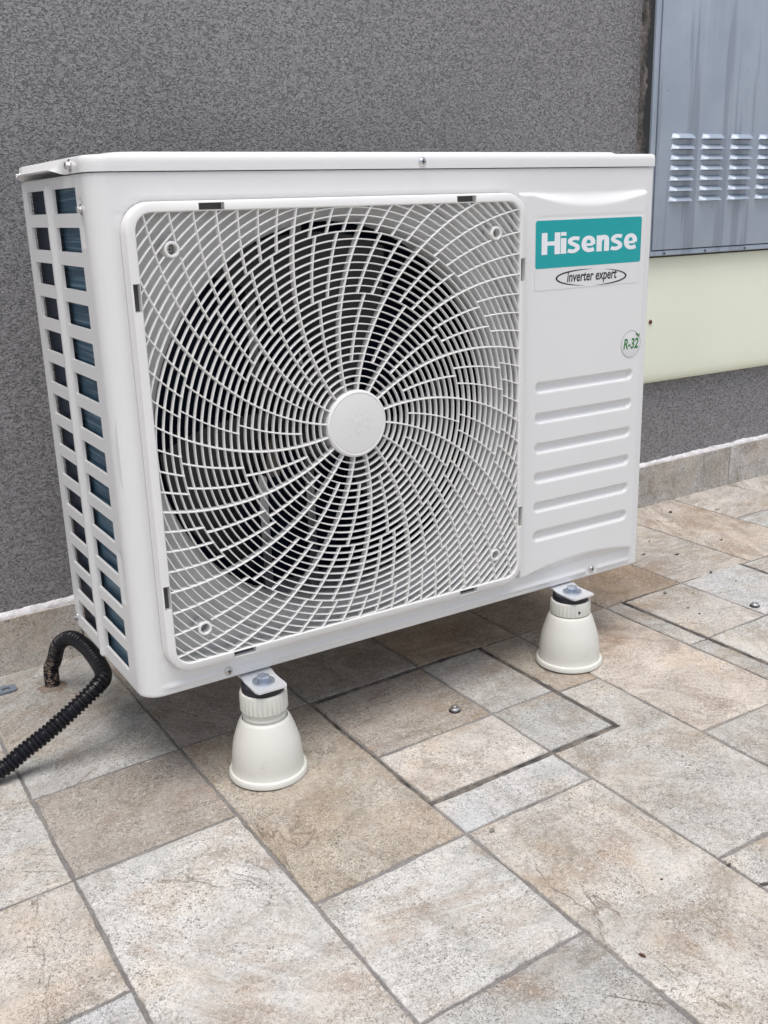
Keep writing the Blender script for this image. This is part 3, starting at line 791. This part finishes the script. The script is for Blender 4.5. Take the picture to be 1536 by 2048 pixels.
for ra, rb, m_ in tiers:
    for k in range(16):
        for s in range(1, m_):
            for q_ in cut(swirl(TH+2*pi*(k+s/m_)/16, ra-.0006, rb+.0006)): sweep([q_], .0016, .0064, GY+.0006).build('rib', M_PLAST, grille, 35)
# hub cap
hub = MB(); hub.lathe([(.0430,-.010-.018+.018),(.0446,.0155),(.0442,.0188),(.0428,.0202),(.0412,.0206),(.0400,.0200),(.0388,.0203),(.0375,.0205),(.0002,.0205)], (GC[0],0,GC[1]), 'y', 72, True, True)
M_HUB = painted('hub_plastic', (.76,.755,.735), .42, .012, .03, 500); t = NT(M_HUB); co = t.coord()
sub = t.n('VectorMath', operation='SUBTRACT'); t.t.links.new(co, sub.inputs[0]); sub.inputs[1].default_value = (GC[0], -.0205, GC[1])
ln = t.n('VectorMath', operation='LENGTH'); t.t.links.new(sub.outputs[0], ln.inputs[0])
smu = t.math('MULTIPLY', t.ramp(ln.outputs['Value'], [(.006, .35), (.012, .7), (.026, 0.0)]), t.ramp(t.noise(co, 210, 4, .7, .6), [(.5, 0.0), (.62, .6)]))
t.base(t.mix(smu, (.76,.755,.735), (.50,.495,.48)))
hub.build('hub_cap', M_HUB, grille, 35)
# screw bosses
for sx in (-1, 1):
    for sz in (-1, 1):
        c = (GC[0]+sx*.2318, 0, GC[1]+sz*.2318)
        mb = MB(); mb.lathe([(.0098,.001),(.0092,.0166),(.0086,.0176),(.0066,.0176),(.0060,.0168),(.0058,.004)], c, 'y', 32, False, False); bo = mb.build('screw_boss', M_PLAST, grille, 35)
        mb = MB(); mb.lathe([(.0060,.0052),(.0001,.0052)], c, 'y', 24, False, False); mb.build('boss_floor', M_SLOT, grille, 0)
        screw(bo, (c[0], -.0052, c[2]), 'y', .0045, .0028)

# stickers and print ---------------------------------------------------------
def text_mesh(body, bold=0.0, shear=0.0):
    cu = bpy.data.curves.new('t', 'FONT'); cu.body = body; cu.size = 1; cu.offset = bold; cu.shear = shear; cu.resolution_u = 6; cu.fill_mode = 'FRONT'
    o = bpy.data.objects.new('t', cu); C.objects.link(o)
    me = bpy.data.meshes.new_from_object(o.evaluated_get(bpy.context.evaluated_depsgraph_get()))
    C.objects.unlink(o); bpy.data.objects.remove(o); bpy.data.curves.remove(cu); return me
def put_text(name, body, x0, x1, z0, z1, y, m, parent, bold=0.0, shear=0.0, glyph_h=None):
    me = text_mesh(body, bold, shear)
    xs_ = [v.co.x for v in me.vertices]; ys_ = [v.co.y for v in me.vertices]
    a, b, c, d = min(xs_), max(xs_), min(ys_), max(ys_)
    for v in me.vertices:
        v.co = Vector((x0+(v.co.x-a)/(b-a)*(x1-x0), y, z0+(v.co.y-c)/(d-c)*(z1-z0)))
    me.materials.clear(); return link(name, me, m, parent)
def rr_plate(x0, x1, z0, z1, r, y, th):
    n = 6; pts = []
    for cx, cz, a0 in ((x1-r, z1-r, 0), (x0+r, z1-r, pi/2), (x0+r, z0+r, pi), (x1-r, z0+r, 1.5*pi)):
        for i in range(n+1): a = a0+pi/2*i/n; pts.append((cx+r*cos(a), cz+r*sin(a)))
    mb = MB(); mb.loops([[(x, y, z) for x, z in pts], [(x, y-th, z) for x, z in pts]], True, False, True); return mb
SY = -PR-.0001
film = rr_plate(.6205, .8285, .6003, .6972, .004, SY, .0003).build('brand_label', M_FILM, casing, 30)
teal = rr_plate(.6212, .8283, .6310, .6969, .0035, SY-.00032, .00015).build('teal_field', M_TEAL, film, 30)
def hh_(pts, sm): return [Vector((a, b, 0)) for a, b in pts] if not sm else catmull([(a, b, 0) for a, b in pts], 7)
GL = {'H': (.685, [([(.10,0),(.10,1)],0,.20), ([(.585,0),(.585,1)],0,.20), ([(.10,.505),(.585,.505)],0,.18)]),
 'i': (.20, [([(.10,0),(.10,.72)],0,.20), ([(.10,.83),(.10,1.0)],0,.20)]),
 's': (.46, [([(.415,.625),(.30,.655),(.19,.645),(.105,.56),(.125,.455),(.235,.385),(.34,.30),(.355,.185),(.26,.095),(.14,.085),(.03,.125)],1,.165)]),
 'e': (.49, [([(.12,.335),(.40,.335)],0,.115), ([(.395,.335),(.395,.49),(.335,.61),(.24,.65),(.135,.585),(.09,.44),(.095,.27),(.165,.13),(.28,.085),(.44,.125)],1,.175)]),
 'n': (.46, [([(.10,0),(.10,.72)],0,.20), ([(.12,.50),(.19,.61),(.275,.64),(.345,.585),(.362,.45),(.362,.2),(.362,0)],1,.19)])}
def stroke_word(word, x0, x1, z0, z1, y):
    mb = MB(); cx = 0; segs = []; k = 0
    for ch in word:
        wd, strokes = GL[ch]
        g_ = 1.0 if ch in 'Hi' else 1.14; v_ = 1.0 if ch in 'Hi' else 1.05
        for pts, sm, w_ in strokes: segs.append((cx, hh_([(a_*g_, b_*v_) for a_, b_ in pts], sm), w_*1.06))
        cx += wd*g_+.035
    tot = cx-.035
    for ox, P, w_ in segs:
        A_, B_ = [], []; n = len(P); k += 1; yy = y-.000006*(k % 4)
        for i, p in enumerate(P):
            tg = (P[min(n-1, i+1)]-P[max(0, i-1)]).normalized(); nr = Vector((-tg.y, tg.x, 0))
            for L_, sg in ((A_, .5), (B_, -.5)):
                q_ = p+nr*(w_*sg); L_.append((x0+(q_.x+ox)/tot*(x1-x0), yy, z0+q_.y*(z1-z0)))
        mb.loops([A_, B_], False)
    return mb
stroke_word('Hisense', .6325, .8200, .6500, .6800, SY-.00062).build('lettering', M_WHITEP, film, 0)
put_text('small_lettering', 'inverter expert', .6815, .7805, .6045, .6232, SY-.00042, M_BLACKP, film, .021, .14)
# open oval swoosh round the small lettering
def swoosh(a0, a1, wmax):
    cx, cz, ra, rb = .7303, .6138, .0690, .0118; P = []; L0, L1 = [], []
    n = 40
    for i in range(n+1):
        t_ = i/n; a = a0+(a1-a0)*t_; w_ = wmax*sin(pi*t_)+.00008
        x, z = cx+ra*cos(a), cz+rb*sin(a)-.0018*cos(a); nx, nz_ = cos(a), sin(a)
        L0.append((x+nx*w_*.5, SY-.00044, z+nz_*w_*.5)); L1.append((x-nx*w_*.5, SY-.00044, z-nz_*w_*.5))
    mb = MB(); mb.loops([L0, L1], False); return mb
swoosh(radians(88), radians(258), .0034).build('oval_stroke', M_BLACKP, film, 0)
swoosh(radians(-85), radians(70), .0034).build('oval_stroke', M_BLACKP, film, 0)
# round refrigerant sticker
rs = MB(); rs.lathe([(.0208,0),(.0208,.0002),(.0203,.0003)], (.8160, SY, .5075), 'y', 48)
rs_o = rs.build('refrigerant_sticker', painted('sticker_white', (.70,.71,.70), .5, .03, .1, 200), casing, 30)
mb = MB(); mb.lathe([(.0208,.0002),(.0208,.0006),(.0200,.0006),(.0200,.0002)], (.8160, SY, .5075), 'y', 48, False, False); mb.build('sticker_edge', mat('sticker_rim', (.45,.46,.45), .6), rs_o, 0)
put_text('sticker_lettering', 'R-32', .8005, .8320, .4995, .5160, SY-.0005, M_GREENP, rs_o, .026, .18)
mb = MB()
for (x, z, an, l) in ((.8290, .5205, 2.5, .0045), (.8325, .5190, .9, .0035)):
    p = []
    for i in range(14):
        a = 2*pi*i/14; u, v = l*cos(a), l*.32*sin(a); p.append((x+u*cos(an)-v*sin(an), SY-.0005, z+u*sin(an)+v*cos(an)))
    mb.add(p, [tuple(range(14))])
mb.build('leaf_mark', M_GREENP, rs_o, 0)

# mounting brackets
def bracket(x, y):
    z = ZB-.0025; mb = MB(); n = 12
    prof = [(.060, .0), (-.002, .0), (-.010, -.0028), (-.018, -.0034), (-.044, -.0034), (-.050, -.0034)]
    for yy, dz in (): pass
    L = []
    for (dy, dz) in prof:
        hw = .0225 if dy > -.048 else .020
        L.append([(x-hw, y+dy, z+dz), (x-hw+.003, y+dy, z+dz-.0003), (x+hw-.003, y+dy, z+dz-.0003), (x+hw, y+dy, z+dz)])
    Lb = [[(p[0], p[1], p[2]-.0024) for p in l] for l in L]
    mb.loops(L, False); mb.loops(Lb, False); mb.loops([L[-1], Lb[-1]], False); mb.loops([[l[0] for l in L], [l[0] for l in Lb]], False); mb.loops([[l[-1] for l in L], [l[-1] for l in Lb]], False)
    o = mb.build('mounting_bracket', M_ZINC, ac, 50)
    mb = MB(); mb.lathe([(.0150,0),(.0150,.0014),(.0142,.0018)], (x, y-.0215, z-.0034), 'z', 32); w_ = mb.build('washer', M_STEEL, o, 35)
    mb = MB(); mb.lathe([(.0112,.0018),(.0112,.0030),(.0088,.0036)], (x, y-.0215, z-.0034), 'z', 28)
    mb.lathe([(.0085,.0034),(.0088,.0040),(.0088,.0082),(.0078,.0092)], (x, y-.0215, z-.0034), 'z', 6); mb.build('bolt', M_STEEL, o, 30)
    return o
F1, F2, FY = .1532, .6946, -.0200
bracket(F1, FY+.0180); bracket(F2, FY+.0180)

# ------------------------------------------------------------------ feet
def foot(x, y, top, thread, label):
    g = gz(x)+.0006; H = top-g
    o = empty('support_foot', (x, y, g), label, 'support foot', 'plastic feet under the outdoor unit')
    zb_ = .0835; zc0 = H-.0370 if thread else H-.0325; zc1 = H-.0095
    sh = zb_ if thread else zc0-.0005
    mb = MB()
    prof = [(.0505,0),(.0533,.0015),(.0535,.0060),(.0520,.0088),(.0492,.0096),(.0486,.0112),(.0481,.020),(.0472,.033),(.0455,.045),(.0432,.055),(.0400,.065),(.0368,sh-.0095),(.0342,sh-.0036),(.0326,sh-.0008),(.0308,sh),(.0299,sh-.003),(.0297,sh-.012)]
    mb.lathe(prof, (x, y, g), 'z', 72, True, False); mb.build('bell_base', M_FOOT, o, 40)
    mb = MB(); pr = [(.0288, sh-.014)]; z = sh-.010
    while z < zc0+.004: pr += [(.0288, z), (.0296, z+.0012), (.0296, z+.0024), (.0288, z+.0036)]; z += .0058
    mb.lathe(pr, (x, y, g), 'z', 56, False, False); mb.build('threaded_stem', M_FOOT, o, 40)
    mb = MB(); L = []; seg = 120
    for (r, z_, rib) in ((.0290, zc0, 0), (.0312, zc0+.0008, 0), (.0316, zc0+.002, 1), (.0312, zc1-.003, 1), (.0312, zc1-.0016, 0), (.0306, zc1, 0), (.0282, zc1, 0), (.0280, zc1-.004, 0)):
        L.append([(x+(r+(.0005 if (i//2) % 2 and rib else 0))*cos(2*pi*i/seg), y+(r+(.0005 if (i//2) % 2 and rib else 0))*sin(2*pi*i/seg), g+z_) for i in range(seg)])
    mb.loops(L, True, False, False); col = mb.build('screw_collar', M_FOOT, o, 25)
    if not thread:
        mb = MB(); a = radians(-105); c = (x+.0314*cos(a), y+.0314*sin(a), g+(zc0+zc1)/2-.002)
        mb.lathe([(.0022,-.001),(.0022,.0009)], c, 'y', 14); mb.build('pin_hole', M_BLACKP, col, 0)
    mb = MB(); mb.lathe([(.0276,zc1-.006),(.0281,zc1-.001),(.0284,zc1+.003),(.0276,H-.0004),(.012,H)], (x, y, g), 'z', 56); mb.build('rubber_pad', M_RUBBER, o, 40)
    return o
TOPZ = ZB-.0025-.0034-.0024-.0002
foot(F1, FY, TOPZ, True, 'ivory bell-shaped plastic foot under the left end of the unit')
foot(F2, FY, TOPZ, False, 'ivory bell-shaped plastic foot with a pin hole under the right end of the unit')

# ------------------------------------------------------------------ corrugated hose
def ray(px, py, y):
    f = 2009.8; d = fwd+r2*((px-768)/f)+u2*((1024-py)/f); tt = (y-CAM.y)/d.y; return CAM+d*tt
base = Vector((-.023, .420, gz(-.023)-.004))
ctl = [base, Vector((-.0225, .419, .02))] + [ray(*q) for q in ((108,1322,.414), (118,1288,.400), (143,1276,.368), (172,1294,.310), (197,1326,.235), (207,1352,.188), (193,1374,.170), (150,1416,.166), (100,1461,.168), (50,1501,.172), (0,1541,.174), (-80,1604,.170), (-170,1680,.15))]
for p in ctl[2:]:
    p.z = max(p.z, gz(p.x)+.0135)
path = catmull(ctl, 24); STEP = .0007; path = resample(path, STEP)
s_split = None; mb = MB()
def hr(i):
    s = i*STEP
    pitch = .0046 if s < .27 else .0066
    ph = (s % pitch)/pitch
    amp = .0013 if s < .27 else .0025
    return .0121-amp*(0 if ph < .5 else min(1, sin((ph-.5)*2*pi)*1.6))
mb.tube(path, .012, 20, hr); hose = mb.build('corrugated_hose', M_HOSE, None, 40)
tag(hose, 'black corrugated drain hose bending up out of the paving at left', 'hose')
mb = MB(); rn = random.Random(9); L = []
for r, z in ((.024, 0), (.019, .002), (.0155, .0050), (.0125, .0065)):
    L.append([(base.x+(r*(1+.35*rn.uniform(-1, 1)*(r > .02)))*cos(2*pi*i/30), base.y+r*(1+.3*rn.uniform(-1, 1)*(r > .02))*sin(2*pi*i/30)*.9, gz(base.x)+z*rn.uniform(.5, 1)) for i in range(30)])
mb.loops(L, True); mb.build('mud_collar', M_MUD, hose, 60)

# perforated grey strip on the floor at the left edge
def floor_pt(x, y, dz): return (x, y, gz(x)+dz)
st = empty('perforated_strip', floor_pt(-.12, .455, 0), 'grey perforated metal strip lying on the paving at the left edge', 'metal strip')
A = Vector((-.0735, .4535)); d = Vector((-1, .02)).normalized(); nv = Vector((-d.y, d.x)); hw = .0125
bm = bmesh.new()
def strip_outline():
    pts = []
    for (u, v) in ((.004, -hw), (.0, -hw+.004), (.0, hw-.004), (.004, hw), (.15, hw), (.15, -hw)):
        pts.append(A+d*u+nv*v)
    return pts
ol = [bm.verts.new(floor_pt(p.x, p.y, .0040)) for p in strip_outline()]
edges = [bm.edges.new((ol[i], ol[(i+1) % len(ol)])) for i in range(len(ol))]
for u in (.016, .036, .056, .076, .096, .116, .136):
    c = A+d*u; rr_ = .0055 if (int(u*1000)//20) % 2 == 0 else .0038
    hv = []
    for i in range(14):
        a = 2*pi*i/14; hv.append(bm.verts.new(floor_pt(c.x+rr_*cos(a)*1.25, c.y+rr_*sin(a), .0040)))
    edges += [bm.edges.new((hv[i], hv[(i+1) % 14])) for i in range(14)]
bmesh.ops.triangle_fill(bm, use_beauty=True, edges=edges)
geo = bmesh.ops.extrude_face_region(bm, geom=list(bm.faces))
for v in geo['geom']:
    if isinstance(v, bmesh.types.BMVert): v.co.z -= .0030
bmesh.ops.recalc_face_normals(bm, faces=bm.faces)
me = bpy.data.meshes.new('strip_plate'); bm.to_mesh(me); bm.free(); link('strip_plate', me, M_GREYPL, st)

# ------------------------------------------------------------------ small litter on the paving
M_TWIG = mat('dark_twig', (.07,.058,.045), .9); M_LEAF = mat('dry_leaf', (.20,.17,.05), .8); M_STRAW = mat('pale_chip', (.62,.56,.46), .8); M_STONE = mat('small_stone', (.20,.19,.17), .9); M_SEED = mat('brown_seed', (.09,.025,.012), .5)
def gp(px, py):
    f = 2009.8; d_ = fwd+r2*((px-768)/f)+u2*((1024-py)/f); n_ = Vector((-SX, 0, 1)); tt = (-SX*.42-CAM.dot(n_))/d_.dot(n_); return CAM+d_*tt
def chip(name, px, py, L_, w_, h_, ang, m, label, cat):
    L_, w_, h_ = L_*.8, w_*.7, h_*.6; p = gp(px, py); mb = MB(); n = 10; rn = random.Random(px*31+py); rows = []
    for k in range(7):
        u = -1+2*k/6; s = sqrt(max(.05, 1-u*u*.95)); row = []
        for i in range(n):
            a = 2*pi*i/n; q = 1+.22*rn.uniform(-1, 1)
            lx = u*L_*.5; ly = s*w_*.5*cos(a)*q+.08*L_*u*u; lz = h_*.5*(1+s*sin(a)*q)
            row.append((p.x+lx*cos(ang)-ly*sin(ang), p.y+lx*sin(ang)+ly*cos(ang), p.z+.0006+lz))
        rows.append(row)
    mb.loops(rows, True, True, True); o = mb.build(name, m, None, 60); return tag(o, label, cat)
chip('pebble', 984, 1663, .011, .008, .0045, .4, M_STONE, 'small grey-brown pebble on the paving just below the nearer hatch', 'pebble')
chip('seed', 1285, 1913, .010, .005, .004, 1.9, M_SEED, 'reddish brown seed on the pale tile at bottom right', 'seed')
chip('wood_chip', 296, 1525, .013, .0038, .0025, .1, M_STRAW, 'pale sliver of straw on the brown tile below the hose', 'wood chip')
chip('stone_fragment', 1330, 1188, .011, .009, .007, .8, M_STONE, 'dark grit lump near the far corner of the right hatch', 'stone')
chip('leaf_scrap', 1386, 1187, .013, .005, .0015, .7, M_LEAF, 'yellow-green leaf scrap on the right hatch beside the dark grit lump', 'leaf')
chip('stone_fragment', 1376, 1217, .008, .007, .004, .2, M_STONE, 'small grey stone in the middle of the right hatch tile', 'stone')
chip('stone_fragment', 1399, 1229, .006, .005, .004, .2, M_TWIG, 'tiny dark crumb beside the small grey stone on the right hatch', 'stone')
chip('twig', 1288, 1110, .013, .005, .004, .1, M_TWIG, 'dark twig bit nearest the right edge of the unit', 'twig')
chip('twig', 1354, 1110, .015, .005, .004, -.2, M_TWIG, 'dark twig bit lying alone on the tile beyond the right hatch', 'twig')
chip('leaf_scrap', 1299, 1083, .016, .004, .002, .4, M_LEAF, 'olive leaf scrap close to the right edge of the unit', 'leaf')
chip('stone_fragment', 1341, 1026, .009, .010, .007, .4, M_TWIG, 'dark crumb near the wall beside the unit', 'stone')
chip('leaf_scrap', 1435, 1020, .018, .006, .002, -.2, M_LEAF, 'olive leaf scrap near the skirting at far right', 'leaf')
chip('wood_chip', 1357, 1066, .011, .006, .003, .3, M_STRAW, 'pale wood chip in the middle of the far paving', 'wood chip')
chip('wood_chip', 1433, 1046, .012, .006, .003, .5, M_STRAW, 'pale wood chip below the olive leaf by the skirting', 'wood chip')
chip('twig', 1443, 1081, .012, .004, .003, 0, M_TWIG, 'short dark twig on the pinkish tile at far right', 'twig')
chip('twig', 1422, 1146, .012, .007, .005, .5, M_TWIG, 'dark debris in the joint along the top of the right hatch', 'twig')
chip('stone_fragment', 1472, 1163, .006, .005, .003, 0, M_TWIG, 'tiny dark crumb on the pale right hatch tile', 'stone')
chip('stone_fragment', 421, 1410, .008, .006, .004, 0, M_STONE, 'small crumb on the shaded paving under the unit', 'stone')
chip('stone_fragment', 1323, 1760, .005, .004, .002, 0, M_SEED, 'tiny brown crumb on the pale tile at lower right', 'stone')
chip('twig', 1458, 1731, .009, .004, .003, 0, M_TWIG, 'dark crumb in the tile joint at right', 'twig')
chip('twig', 1530, 1770, .016, .006, .003, -.4, M_TWIG, 'dark chip in the tile joint at the right edge of the picture', 'twig')
